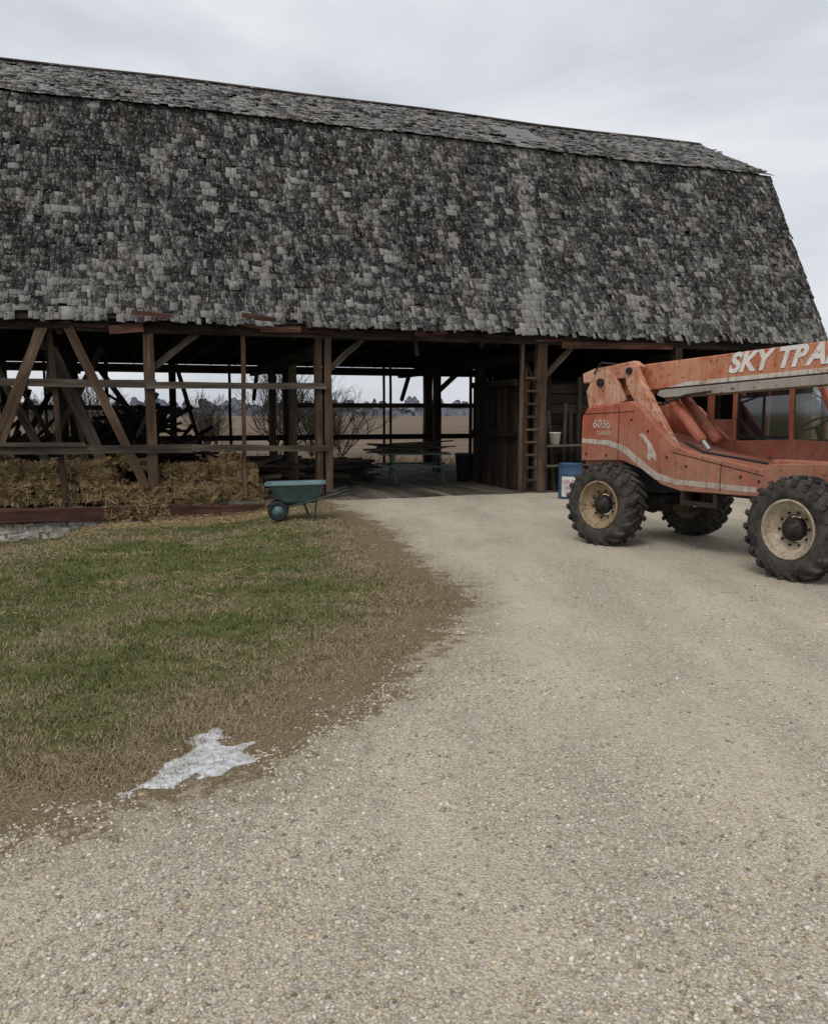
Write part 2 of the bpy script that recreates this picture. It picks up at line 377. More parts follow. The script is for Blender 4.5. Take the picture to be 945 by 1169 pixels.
def shingles(name,p0,p1,flip,miss,e=.15,over=.06,seed=1,tb=0.,holes=(),pale=()):
    R=random.Random(seed)
    dw=p1[0]-p0[0];dz=p1[1]-p0[1];Ln=math.hypot(dw,dz);uw,uz=dw/Ln,dz/Ln; nw,nz_=-uz,uw
    V=[];Fc=[];LC=[];T=[]
    def P(s,l,n):
        w=p0[0]+uw*l+nw*n; z=p0[1]+uz*l+nz_*n+sag(s)
        if flip: w=10.64-w
        return (s,w,z)
    nc=int((Ln+over)/e)+1
    for r in range(nc):
        L0=-over+r*e; s=SL-R.random()*.15; end=SR+R.uniform(-.03,.02)
        ph=R.random()*6
        while s<end:
            wd=R.choice((R.uniform(.045,.09),R.uniform(.07,.14),R.uniform(.12,.22))); s1=min(s+wd,end)
            if s1-s<.02: break
            m=miss*(4.0 if (r<2 ) else 1)
            if R.random()<m or any(abs(s-h[0])<h[2] and abs(L0-h[1])<h[3] for h in holes): s=s1; continue
            j=R.uniform(-.03,.022)+ .015*math.sin(s*.8+r*.1)+.012*math.sin(s*3+ph)
            if R.random()<.07: j-=R.uniform(.02,.08)
            if R.random()<.10: j+=R.uniform(.02,.06)
            lift=R.uniform(.0,.010)+(R.uniform(.02,.06) if R.random()<.05 else 0)
            b0=L0+j; top=min(L0+.30,Ln+.02); g=.002
            rot=R.uniform(-.016,.016)
            n0,n1=.010+lift*.7,.022+lift; dl=R.uniform(-.004,.004)
            pts=[P(s+g,b0+rot,n0),P(s1-g,b0-rot,n0),P(s1-g,top,-.012),P(s+g,top,-.012),
                 P(s+g,b0+rot,n1+dl),P(s1-g,b0-rot,n1-dl),P(s1-g,top,.002),P(s+g,top,.002)]
            b=len(V);V+=pts; q=R.random()*50
            for k_ in range(2): LC+=[(q,q,0),(q+s1-s,q,0),(q+s1-s,q+.3,0),(q,q+.3,0)]
            t=R.random()
            if R.random()<.035: t+=R.uniform(.5,1.3)
            for h in pale:
                if abs(s-h[0])<h[2] and abs(L0-h[1])<h[3] and R.random()<.85: t+=1.1
            T+=[t+tb]*8
            qf=[(4,5,6,7),(0,1,5,4),(1,2,6,5),(3,0,4,7)]
            if flip: qf=[x[::-1] for x in qf]
            Fc+=[tuple(b+i for i in x) for x in qf]
            s=s1
    return npmesh(name,V,Fc,SM,barn,lc=LC,tint=T)
Rh=random.Random(99)
HO=[(-5.2,2.6,.25,.06),(-4.6,.75,.18,.06),(1.9,.45,.14,.08),(-2.0,.6,.2,.05),(8.6,1.6,.12,.06),(-3.1,3.6,.1,.06),(5.9,2.9,.12,.06),(10.6,3.0,.1,.07)]+[(Rh.uniform(-7,12),Rh.uniform(.3,4.8),Rh.uniform(.05,.12),.05) for _ in range(16)]
PA=[(-1.25,1.35,.16,.22),(-2.2,3.0,.14,.1),(-5.0,2.35,.3,.06),(1.1,3.9,.2,.08),(3.0,2.2,.12,.2),(-3.4,1.2,.2,.1),(9.6,1.2,.12,.15)]+[(Rh.uniform(-7,12),Rh.uniform(.2,4.8),Rh.uniform(.06,.2),Rh.uniform(.05,.16)) for _ in range(30)]
shingles('shingles_front_lower',PROF[0],PROF[1],False,.022,seed=1,holes=HO,pale=PA)
shingles('shingles_front_upper',(PROF[1][0]-.08,PROF[1][1]+.01),PROF[2],False,.012,over=.06,seed=2,tb=.1)
shingles('shingles_back_lower',PROF[0],PROF[1],True,.05,e=.2,seed=3)
shingles('shingles_back_upper',(PROF[1][0]-.08,PROF[1][1]+.01),PROF[2],True,.04,e=.2,seed=4)
def sheath(name,p0,p1,flip,gap):
    mb=MB(); dw=p1[0]-p0[0];dz=p1[1]-p0[1];Ln=math.hypot(dw,dz);uw,uz=dw/Ln,dz/Ln;nw,nz_=-uz,uw
    l=.0
    while l<Ln-.02:
        h=min(random.uniform(.17,.24),Ln-l); s=SL+.1
        while s<SR-.1:
            s1=min(s+random.uniform(2,4.5),SR-.08)
            if random.random()>gap:
                c=l+h/2; w=p0[0]+uw*c+nw*-.05; z=p0[1]+uz*c+nz_*-.05+sag((s+s1)/2)
                if flip: w=10.64-w
                mb.beam((s+.004,w,z),(s1-.004,w,z),.02,h-.012,up=(0,uw*(-1 if flip else 1),uz))
            s=s1
        l+=h
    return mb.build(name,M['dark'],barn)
sheath('sheathing_front_lower',PROF[0],PROF[1],False,.0); sheath('sheathing_front_upper',PROF[1],PROF[2],False,.0)
sheath('sheathing_back_lower',PROF[0],PROF[1],True,.05); sheath('sheathing_back_upper',PROF[1],PROF[2],True,.05)
mb=MB(); s=SL
while s<SR:
    l=random.uniform(1.2,2.4); e=min(s+l,SR)
    zf=lambda q:9.735+sag(q)
    mb.beam((s,5.25,zf(s)),(e-.01,5.25,zf(e)),.15,.022,up=(0,-.5,.87)); mb.beam((s,5.39,zf(s)),(e-.01,5.39,zf(e)),.15,.022,up=(0,.5,.87)); s=e
mb.build('ridge_boards',M['timber_grey'],barn)
mb=MB(); uw,uz=3.01/3.44,1.67/3.44
for i in range(2):
    s0=5.45+i*.56
    mb.beam((s0,2.31+uw*.7-uz*.08,8.05+uz*.7+uw*.06),(s0,2.31+uw*2.1-uz*.08,8.05+uz*2.1+uw*.06),.54,.02,tint=.5,up=(0,-uz,uw))
mb.build('roof_patch',flat('dull_metal',(.16,.163,.155),.75,.1,.4,3),barn)
fr=MB(); gr=MB(); rl=MB(); dk=MB()
WF,WB=.28,10.36
s=SL+.3
while s<SR-.2:
    for fl in (0,1):
        f_=(lambda w:10.64-w) if fl else (lambda w:w)
        dk.beam((s,f_(.12),3.42),(s,f_(2.40),7.9),.06,.13,up=(1,0,0)); dk.beam((s,f_(2.45),7.98),(s,f_(5.3),9.56),.06,.13,up=(1,0,0))
    s+=.62
def post(mb,s,w,z0=-.3,z1=3.3,a=.2,b=.2,lean=0,tint=None): mb.rough((s,w,z0),(s+lean,w,z1),a,b,tint,5,.010,up=(0,1,0))
for s,a in ((-11.2,.22),(-3.42,.2),(-.16,.12),(.03,.15),(4.86,.22),(8.4,.2),(12.3,.22)): post(fr,s,WF,-.4,3.3,a,.2,tint=random.uniform(.2,.8))
post(fr,-1.68,WF,.1,3.3,.08,.08,.03); post(fr,-5.0,WF,.1,3.4,.10,.1,-.14); post(fr,-7.6,WF,.1,3.3,.2,.2)
post(fr,4.42,WF+.05,0,3.3,.06,.12); post(fr,4.62,WF+.15,0,2.5,.05,.1)
for p,q,a,t in (((-5.2,3.45),(-6.15,1.0),.19,.8),((-4.85,3.45),(-3.55,.35),.16,.7),((-5.3,3.2),(-6.6,.2),.11,.5)): fr.rough((p[0],WF-.13,p[1]),(q[0],WF-.13,q[1]),.05,a,t,5,.012)
for p,q,a,w in (((-5.15,3.0),(-4.2,.5),.2,WF+.5),((-4.9,2.4),(-4.5,.2),.12,WF+.8),((-3.4,2.6),(-2.5,3.3),.12,WF),((-.1,2.5),(.8,3.3),.12,WF+.1),((4.9,2.5),(5.7,3.3),.12,WF+.1),((-6.3,2.9),(-5.4,.8),.16,WF+1.3),((-5.4,3.1),(-4.6,1.2),.14,WF+2.2),((-4.3,3.2),(-5.7,.6),.14,WF+3.0)):
    gr.rough((p[0],w,p[1]),(q[0],w,q[1]),.1,a,.8,5,.012)
dk.beam((SL+.2,WF,3.38),(SR-.2,WF,3.38),.2,.2,tint=.9); gr.beam((SL+.2,WB,3.38),(SR-.2,WB,3.38),.2,.22)
rl.rough((SL,WF-.12,2.33),(-3.3,WF-.12,2.33),.05,.14,.5,9,.012); rl.rough((-3.5,WF-.17,2.30),(-.02,WF-.14,2.32),.05,.12,.8,5,.01)
rl.rough((SL,WF-.12,1.13),(-2.6,WF-.12,1.10),.08,.16,.45,9,.012); rl.rough((-2.7,WF-.2,1.12),(0,WF-.13,1.07),.05,.12,.7,5,.01)
rl.rough((-6.9,WF-.2,1.22),(-4.6,WF-.19,1.20),.04,.07,.9)
for s in (-11.2,-5.2,-.05,4.86,8.4,12.3):
    gr.beam((s,WF+.12,3.05),(s,WB,3.05),.2,.24)
    for w in (3.7,7.0): post(gr,s+(.0 if w<5 else .05),w,-.3,3.2,.2,.2)
    for w in (WF,WB):
        sg=1 if w<5 else -1; gr.beam((s,w+sg*.1,2.2),(s,w+sg*.95,3.05),.1,.12)
for s,a in ((-11.2,.2),(-8.4,.08),(-7.9,.08),(-7.2,.2),(-6.6,.08),(-6.1,.07),(-5.4,.08),(-4.4,.1),(-2.5,.2),(-.78,.08),(1.0,.22),(4.27,.07),(4.5,.07),(5.83,.28),(7.4,.1),(7.75,.2),(12.3,.2)): post(gr,s,WB,-.6,3.3,a,.2 if a>.1 else .06)
gr.beam((-12,WB-.1,3.12),(9,WB-.1,3.12),.06,.25); gr.beam((-6,WB-.12,2.62),(1.0,WB-.12,2.60),.06,.16); gr.beam((1,WB-.12,2.02),(7.8,WB-.12,2.02),.06,.15)
gr.beam((-12,WB-.12,1.95),(-2.4,WB-.12,1.93),.06,.14); gr.beam((-12,WB-.12,1.0),(7.8,WB-.12,.98),.06,.17)
for a,b in (((-4.6,3.1),(-3.2,1.0)),((-7,.4),(-5.6,3.0)),((6.0,2.4),(6.8,3.1))): gr.beam((a[0],WB-.25,a[1]),(b[0],WB-.25,b[1]),.1,.16)
for i in range(14):
    s=random.uniform(-7.5,-1); w=random.uniform(2.5,7.5); gr.rough((s,w,.1),(s+random.uniform(-1.6,1.6),w+.5,random.uniform(1.6,3.1)),.06,.09,None,4,.03)
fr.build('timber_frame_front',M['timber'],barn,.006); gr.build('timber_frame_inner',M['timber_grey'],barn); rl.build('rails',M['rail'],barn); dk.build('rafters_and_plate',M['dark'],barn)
mb=MB(); w=.35
while w<10.2:
    h=random.uniform(.18,.28); s=SL+.3
    while s<SR-.3:
        s1=min(s+random.uniform(2.5,5),SR-.25)
        if random.random()>.06: mb.beam((s+.01,w+h/2,3.46+random.uniform(-.008,.008)),(s1-.01,w+h/2,3.46),h-.015,.03)
        s=s1
    w+=h
s=SL+.4
while s<SR-.3: mb.beam((s,.45,3.33),(s,10.2,3.33),.07,.16); s+=.75
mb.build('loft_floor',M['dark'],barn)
mb=MB(); m2=MB(); s=SL+.2
while s<5.0:
    l=random.uniform(.35,1.8)
    if random.random()<.8:
        t_=m2 if random.random()<.6 else mb
        z=random.uniform(3.32,3.47); t_.beam((s,.10+random.uniform(0,.06),z),(s+l,.13,z+random.uniform(-.10,.08)),.022,random.uniform(.05,.17))
    if random.random()<.25: m2.beam((s,.14,3.45),(s+random.uniform(-.1,.1),.15,random.uniform(2.95,3.25)),random.uniform(.05,.12),.02,up=(0,1,0))
    s+=l*random.uniform(.5,1.0)
for p,q,h in (((-1.7,3.57),(-1.05,3.50),.26),((-1.35,3.40),(-.55,3.42),.12),((-3.7,3.60),(-3.0,3.56),.13),((-4.1,3.30),(-3.5,3.36),.16)): mb.beam((p[0],.02,p[1]),(q[0],.0,q[1]),.02,h,tint=.8)
mb.beam((5.3,.16,3.28),(8.2,.16,3.32),.03,.15,tint=.9)
mb.build('broken_fascia',M['redwood'],barn); m2.build('torn_eave_boards',M['dark'],barn)
mb=MB(); mb.rough((-12.5,.08,.05),(-1.3,.08,-.15),.2,.25,.75,14,.015); mb.build('sill_beam',M['redwood'],barn,bevel=.012)
mb=MB(); s=SL+.4
while s<SR-.2:
    h=random.uniform(.2,.3); w0=.02+random.uniform(0,.05) if s>-1.3 else .2
    w=w0
    while w<10.3:
        w1=min(w+random.uniform(2.5,4),10.4); mb.beam((s+h/2,w,.0+random.uniform(-.006,.006)),(s+h/2,w1-.01,.0),h-.01,.06); w=w1
    s+=h
mb.build('plank_floor',M['plank'],barn)
mb=MB(); mb.beam((SL+.5,5.3,-.37),(SR-.3,5.3,-.37),9.8,.62); mb.build('floor_base',M['dark'],barn)
mb=MB(); s=7.9
while s<12.4:
    h=random.uniform(.17,.26); mb.beam((s+h/2,WB+.12,-.5),(s+h/2,WB+.12,3.55),h-.012,.025,up=(0,1,0)); s+=h
def rz(w):
    w=min(w,10.64-w)
    return 3.5+w*(4.55/2.31) if w<2.31 else 8.05+(w-2.31)*(1.67/3.01)
for sg,z0f in ((SR-.16,-.5),(SL+.25,3.4)):
    w=.25
    while w<10.3:
        h=random.uniform(.18,.26)
        mb.beam((sg,w+h/2,z0f),(sg,w+h/2,min(rz(w),rz(w+h))-.14),.025,h-.012,up=(0,1,0)); w+=h
mb.build('board_siding',M['dark'],barn)
mb=MB()
for a,b in ((0,1),(1,2)):
    for fl in (0,1):
        f_=(lambda w:10.64-w) if fl else (lambda w:w)
        mb.beam((SR-.06,f_(PROF[a][0]+.04),PROF[a][1]-.12),(SR-.06,f_(PROF[b][0]+.04),PROF[b][1]-.12),.03,.16,up=(1,0,0))
mb.build('rake_boards',M['timber_grey'],barn)
mb=MB(); w=.55
while w<2.9:
    h=random.uniform(.14,.22); mb.beam((4.45,w+h/2,0.03),(4.45,w+h/2,2.42+random.uniform(-.04,.04)),.03,h-.02,up=(0,1,0)); w+=h
s=4.5
while s<8.3:
    h=random.uniform(.16,.24); mb.beam((s+h/2,2.95,.03),(s+h/2,2.95,2.45),h-.015,.03,up=(0,1,0)); s+=h
mb.beam((4.36,.5,2.46),(4.36,3.0,2.46),.08,.14); mb.beam((4.38,.5,1.3),(4.38,3.0,1.3),.05,.12); mb.beam((6.4,1.7,2.52),(6.4,1.8,2.52),4.0,.06)
for i in range(7):
    z=.95+i*.23; mb.beam((5.15,.62,z),(6.7+random.uniform(-.3,.3),.62,z+random.uniform(-.02,.02)),.03,.2)
for s in (5.2,6.0,6.6): mb.beam((s,.56,.03),(s,.56,2.6),.09,.09,up=(0,1,0))
mb.build('stall_partition',M['dark'],barn)
mb=MB()
for z in (.6,1.05): mb.beam((4.95,.2,z),(7.6,.2,z+.03),.25,.04,tint=.9)
for i in range(6): mb.beam((5.1+i*.22,.42,.03),(5.0+i*.25+random.uniform(-.2,.2),.5,random.uniform(1.3,2.3)),.08,.03,up=(0,1,0))
mb.build('shelf_boards',M['timber_grey'],barn)
mb=MB()
for s in (4.44,4.70): mb.beam((s,.16,.03),(s,.19,2.75),.05,.08,up=(0,1,0))
for i in range(9): mb.beam((4.42,.12,.3+i*.28),(4.72,.12,.3+i*.28),.03,.05)
mb.build('ladder_rungs',M['timber'],barn)
mb=MB(); 
mb.beam((-12.6,.28,-.55),(-3.2,.28,-.55),.35,.66,tint=.3)
for i in range(420):
    s=random.uniform(-12.4,-2.9); z=random.uniform(-.78,-.17 - max(0,(s+6)*.04)); r=random.uniform(.05,.15)
    mb.beam((s-r,.12+random.uniform(-.03,.05),z),(s+r,.12,z+random.uniform(-.03,.03)),.12,r*1.0,up=(random.uniform(-.3,.3),0,1))
k=NB('limed_stone',.95); c=k.mix(k.ramp(k.noise(k.obj(),5,5,.7),[(.35,0.),(.6,1.)]),(.20,.17,.14),(.58,.55,.50)); k.color(k.mix(1.,c,k.mr(k.attr('tint'),0,1,.6,1.1),'MULTIPLY')); k.bump(k.noise(k.obj(),20,4),.8,.02)
mb.build('stone_foundation',k.m,barn,bevel=.012)

# ---------------------------------------------------------------- straw bales
k=NB('bale',.9,0,.1); lc=k.obj(); a1=k.noise(k.mapv(lc,(14,14,40)),1,5,.88); a2=k.noise(lc,4,4)
c=k.mix(k.ramp(a1,[(.36,0.),(.66,1.)]),(.075,.048,.022),(.44,.325,.165)); k.color(k.mix(k.ramp(a2,[(.38,.7),(.62,0.)]),c,(.13,.085,.043))); k.bump(a1,1.,.05); BM=k.m
def bale(i,s,w,z,l,rot,amp=1.,tilt=.13,hgt=.38,dep=.45):
    bm=bmesh.new(); bmesh.ops.create_cube(bm,size=1)
    bmesh.ops.subdivide_edges(bm,edges=bm.edges,cuts=14,use_grid_fill=True)
    R=random.Random(i); sd=R.random()*50
    for v in bm.verts:
        c=v.co; q=Vector((c.x*l,c.y*dep,c.z*hgt))
        e=sum(1 for t in (c.x,c.y,c.z) if abs(t)>.45)
        q*= 1-.08*(e-1)
        a=Vector((sd,-sd,sd*.5))
        q+=Vector((mn.noise(q*3.5+a),mn.noise(q*3.5-a),mn.noise(q*3.5+a*2)))*.12*amp
        q+=Vector((mn.noise(q*13+a),mn.noise(q*13-a),mn.noise(q*13)))*.065*amp
        v.co=q
    me=bpy.data.meshes.new('straw_bale'); bm.to_mesh(me); bm.free(); me.materials.append(BM)
    o=bpy.data.objects.new('straw_bale' if i==0 else f'straw_bale.{i:03d}',me); COL.objects.link(o)
    o.matrix_world=barn_m@Matrix.Translation((s,w,z))@Matrix.Rotation(rot,4,'Z')@Matrix.Rotation(R.uniform(-tilt,tilt),4,'Y')
i=0; PTS=[]
for lay in range(2):
    s=-9.5+lay*.3
    while s<-1.5:
        l=random.uniform(.6,.95)
        if not(lay==1 and (random.random()<.12)):
            w=.52+random.uniform(-.09,.06)+lay*.09; z=.27+lay*.35-(.06 if s>-4 else 0)-.015*max(0,s+5)
            bale(i,s+l/2,w,z,l,random.uniform(-.25,.25),1.2 if lay else 1.,.24 if lay else .1); i+=1
            m=380
            P=np.stack([s+l*rng.random(m),np.where(rng.random(m)<.45,w-.25-.05*rng.random(m),w-.2+.45*rng.random(m)),z-.2+.42*rng.random(m)],-1)
            up=P[:,1]>w-.23; P[up,2]=z+.19+.07*rng.random(up.sum()); PTS.append(P)
        s+=l+.04
for j in range(14):
    s=random.uniform(-7.5,-1.8); bale(i,s,random.uniform(.6,1.5),random.uniform(.55,.90),random.uniform(.3,.55),random.uniform(-1.5,1.5),1.2,.5,.22,.35); i+=1
P=np.concatenate(PTS)
m=4500; P2=np.stack([-9+7.8*rng.random(m),.1+1.8*rng.random(m),.1+.15*rng.random(m)],-1)
m=5000; a_=-9+7.8*rng.random(m); a_=a_[vn(a_,a_*0,1.1,33)>.47]; m=len(a_); P3=np.stack([a_,-.03-.04*rng.random(m),.06-.0178*(a_+12.5)+.13*rng.standard_normal(m)],-1)
P=np.concatenate([P,P2,P3]); P=np.stack([BO[0]+.946*P[:,0]-.323*P[:,1],BO[1]+.323*P[:,0]+.946*P[:,1],P[:,2]],-1)
strands('straw_strands',P,None,.13,.0028,.7)

# ---------------------------------------------------------------- lumber piles
def pile(name,s,w,z0,l,n,spread,hh,mat,messy=.2,logs=False):
    mb=MB()
    for j in range(n):
        a=random.gauss(0,messy); ds=random.gauss(0,.5)*spread; dw=random.gauss(0,.35)*spread
        top=hh*math.exp(-(ds/spread)**2*1.3)
        c=(s+ds,w+dw,z0+top*random.random()**.8)
        L_=l*random.uniform(.35,1.1)/2; dz=random.gauss(0,messy*.35)*L_
        wd=random.uniform(.05,.13) if logs else random.uniform(.08,.22); th=wd*random.uniform(.6,1) if logs else random.uniform(.025,.08)
        mb.rough((c[0]-L_*math.cos(a),c[1]-L_*math.sin(a),max(z0+.03,c[2]-dz)),(c[0]+L_*math.cos(a),c[1]+L_*math.sin(a),max(z0+.03,c[2]+dz)),wd,th,None,3,.02 if logs else .005)
    o=mb.build(name,mat); o.matrix_world=barn_m; return o
pile('lumber_pile',1.0,4.6,.03,2.2,60,.5,.6,M['timber_grey'],.15)
pile('lumber_pile.001',-1.5,2.6,.03,2.4,60,.9,.6,M['timber_grey'],.3)
pile('log_pile',-3.6,3.6,.03,1.9,240,1.1,1.7,M['dark'],1.0,True)
pile('log_pile.001',-6.4,3.4,.03,2.2,140,1.1,1.2,M['dark'],.9,True)
pile('lumber_pile.002',-1.0,6.5,.03,3.2,60,.9,.6,M['timber_grey'],.3)

pt=empty('picnic_table',(0.0,21.3,.03),.15)
mb=MB()
for i in range(5): mb.beam((-.9,-.3+i*.15,.72),(.9,-.3+i*.15,.72),.14,.04)
for y in (-.62,.62):
    for q in (-.07,.07): mb.beam((-.9,y+q,.43),(.9,y+q,.43),.13,.04)
for x in (-.6,.6):
    mb.beam((x,-.75,.38),(x,.75,.38),.04,.09); mb.beam((x,-.33,.67),(x,.33,.67),.04,.08)
    for sg in (-1,1): mb.beam((x+.045,sg*.62,0),(x+.045,sg*.2,.68),.04,.09)
mb.build('table_frame',flat('green_grey_paint',(.09,.13,.105),.8),pt)
mb=MB()
for i in range(34):
    y=random.uniform(-.3,.3); z=.76+.22*random.random(); c_=random.uniform(-.4,.3); l=random.uniform(.35,.95); a=random.gauss(0,.25)
    mb.beam((c_-l,y-l*a,z),(c_+l,y+l*a,max(.76,z+random.uniform(-.08,.08))),random.uniform(.05,.12),.03)
mb.build('stacked_boards',M['timber_grey'],pt)

tb=empty('trash_bin',(1.31,21.6,.03)); DK=flat('dark_plastic',(.025,.035,.05),.5)
def vrev(name,prof,mat,parent,loc=(0,0,0),n=32): return revolve(name,prof,mat,parent,loc,n,rx=math.pi/2)
vrev('can',[(0,0),(.19,0),(.24,.66),(.255,.66),(.255,.70),(.22,.70),(.2,.1),(0,.1)],DK,tb)
tube('rim',[(.25*math.cos(a*.2618),.25*math.sin(a*.2618),.70) for a in range(25)],.012,DK,tb)
dr=empty('metal_drum',(3.26,17.35,.0),0); BL=flat('blue_drum_paint',(.04,.085,.16),.6,.1,.5); WH=flat('white_label',(.58,.58,.56),.6,0,.25); RD=flat('red_letters',(.40,.06,.05),.6)
vrev('body',[(0,0),(.24,0),(.25,.01),(.24,.03),(.24,.28),(.25,.30),(.24,.32),(.24,.50),(.25,.52),(.24,.54),(.24,.72),(.25,.735),(.24,.74),(.235,.72),(0,.72)],BL,dr)
vl=[];fl=[]
for i in range(11):
    a=-2.5+i*.17; 
    for z in (.06,.48): vl.append((.253*math.cos(a),.253*math.sin(a),z))
    if i: fl.append((2*i-2,2*i,2*i+1,2*i-1))
me=bpy.data.meshes.new('label'); me.from_pydata(vl,[],fl); me.materials.append(WH); link(bpy.data.objects.new('label',me),dr)
for txt,z,sz in (('NO GAS',.34,.1),('DIESEL',.22,.09),('ONLY',.11,.09)):
    cu=bpy.data.curves.new('lettering','FONT'); cu.body=txt; cu.size=sz; cu.align_x='CENTER'; cu.extrude=.003; cu.materials.append(RD)
    o=link(bpy.data.objects.new('lettering',cu),dr); o.location=(-.03,-.262,z); o.rotation_euler=(math.pi/2,0,-.08)
def bw(s,w,z): v=barn_m@Vector((s,w,z)); return tuple(v)
bk=empty('bucket',bw(5.2,.2,1.075)); WB_=flat('white_plastic',(.55,.55,.52),.5,0,.2)
vrev('pail',[(0,0),(.10,0),(.125,.26),(.132,.26),(.132,.275),(.118,.275),(.098,.02),(0,.02)],WB_,bk); tube('bail',[(.13*math.cos(a*.26),.02,.26-.13*math.sin(a*.26)*.8) for a in range(13)],.004,DK,bk)

# ---------------------------------------------------------------- wheelbarrow
wb=empty('wheelbarrow',(-1.98,13.95,float(H(-1.98,13.95))),.12)
k=NB('teal_poly',.5,0,.4); k.color(k.mix(k.ramp(k.noise(k.obj(),7,5,.7),[(.4,0.),(.75,.6)]),(.075,.14,.15),(.22,.26,.25))); TEAL=k.m
def loopshell(name,rings,mat,parent,thick=.012):
    n=len(rings[0]); v=[p for r in rings for p in r]; f=[]
    for a in range(len(rings)-1):
        for i in range(n): j=(i+1)%n; f.append((a*n+i,a*n+j,(a+1)*n+j,(a+1)*n+i))
    f.append(tuple(range(n))[::-1])
    me=bpy.data.meshes.new(name); me.from_pydata(v,[],f); me.materials.append(mat)
    for p in me.polygons: p.use_smooth=True
    o=link(bpy.data.objects.new(name,me),parent); m=o.modifiers.new('s','SOLIDIFY'); m.thickness=thick; return o
def rrect(x0,x1,y,z,r,zt=0):
    out=[]
    for cx_,cy_,a0 in ((x1-r,y-r,0),(x0+r,y-r,90),(x0+r,-y+r,180),(x1-r,-y+r,270)):
        for q in range(5):
            a=math.radians(a0+q*22.5); X_=cx_+r*math.cos(a); out.append((X_,cy_+r*math.sin(a),z+zt*(X_-x0)))
    return out
loopshell('tray',[rrect(-.22,.32,.20,.30,.07),rrect(-.27,.36,.24,.34,.09),rrect(-.47,.46,.33,.60,.10,.02),rrect(-.51,.49,.36,.615,.11,.02),rrect(-.51,.49,.36,.595,.11,.02)],TEAL,wb)
BLK=flat('black_rubber',(.022,.022,.024),.75); STL=flat('painted_steel_tube',(.05,.06,.06),.45,.4)
for y in (-.2,.2):
    tube('handle',[(-.35,y*.5,.2),(0,y*1.1,.27),(.35,y*1.35,.36),(.80,y*1.4,.50)],.016,STL,wb); tube('grip',[(.72,y*1.4,.475),(.86,y*1.4,.52)],.022,BLK,wb)
    tube('leg',[(.12,y*1.1,.30),(.22,y*1.3,.01),(.30,y*1.3,.01),(.34,y*1.3,.35)],.013,STL,wb)
    revolve('tyre',[(.10,-.03),(.14,-.045),(.165,-.03),(.17,0),(.165,.03),(.14,.045),(.10,.03)],BLK,wb,(-.30,y,.17),32)
    revolve('wheel_hub',[(0,-.03),(.04,-.035),(.05,-.015),(.105,-.02),(.105,.02),(.05,.015),(0,.03)],TEAL,wb,(-.30,y,.17),24)
tube('axle',[(-.30,-.2,.17),(-.30,.2,.17)],.012,STL,wb); tube('brace',[(.26,-.27,.1),(.26,.27,.1)],.01,STL,wb)
tube('front_stay',[(-.30,.1,.17),(-.20,.1,.31)],.012,STL,wb);tube('front_stay',[(-.30,-.1,.17),(-.20,-.1,.31)],.012,STL,wb)

# ---------------------------------------------------------------- telehandler
TH=empty('telehandler',(2.62,11.30,0),math.atan2(-.85,.53))
def paint(name,base,fade,rust=(.10,.04,.02),fa=.5,dirt=.6,chip=.585):
    k=NB(name,.5,0,.35); o=k.obj(); n=k.noise(o,2.6,6,.72); n2=k.noise(o,11,6,.8); n3=k.noise(k.mapv(o,(18,18,1.4)),1,4,.65); z=k.sep(k.pos(),2)
    c=k.mix(k.ramp(n,[(.36,0.),(.60,fa)]),base,fade)
    c=k.mix(k.ramp(n3,[(.46,0.),(.70,dirt)]),c,(.15,.085,.055))
    c=k.mix(k.math('MULTIPLY',k.mr(z,1.8,.75),k.ramp(n2,[(.30,0.),(.60,.8)])),c,(.22,.165,.115))
    c=k.mix(k.ramp(n2,[(chip,0.),(chip+.05,.9)]),c,rust)
    k.color(c); k.set(k.b.inputs['Roughness'],k.mr(n2,.3,.7,.48,.82)); k.bump(n2,.2,.006); return k.m
RED=paint('faded_red_paint',(.37,.066,.034),(.44,.18,.115),fa=.85); ORG=paint('faded_orange_paint',(.44,.13,.06),(.60,.36,.25),fa=1.,chip=.565)
BRD=paint('boom_orange_paint',(.43,.115,.048),(.52,.27,.17),fa=.8,dirt=.45)
WHT=paint('worn_white_paint',(.58,.54,.48),(.48,.38,.32),rust=(.35,.13,.07),chip=.555); LET=paint('white_lettering',(.72,.70,.66),(.60,.54,.48),rust=(.50,.26,.18),dirt=.25)
DKM=flat('greasy_dark_metal',(.03,.026,.024),.6,.3); STEEL=paint('bare_steel',(.34,.31,.27),(.22,.19,.16),dirt=.4)
CHR=flat('cylinder_rod',(.3,.3,.28),.5,.6,.2); CREAM=paint('cream_rim_paint',(.56,.51,.39),(.42,.33,.20),rust=(.16,.08,.035)); TAN=paint('rusty_rim_paint',(.33,.235,.12),(.42,.32,.19),rust=(.10,.045,.02),chip=.54)
k=NB('tyre_rubber',.85,0,.2); k.color(k.mix(k.ramp(k.noise(k.obj(),5,6,.75),[(.38,0.),(.68,1.)]),(.018,.018,.018),(.10,.088,.072))); TYR=k.m
R=.565
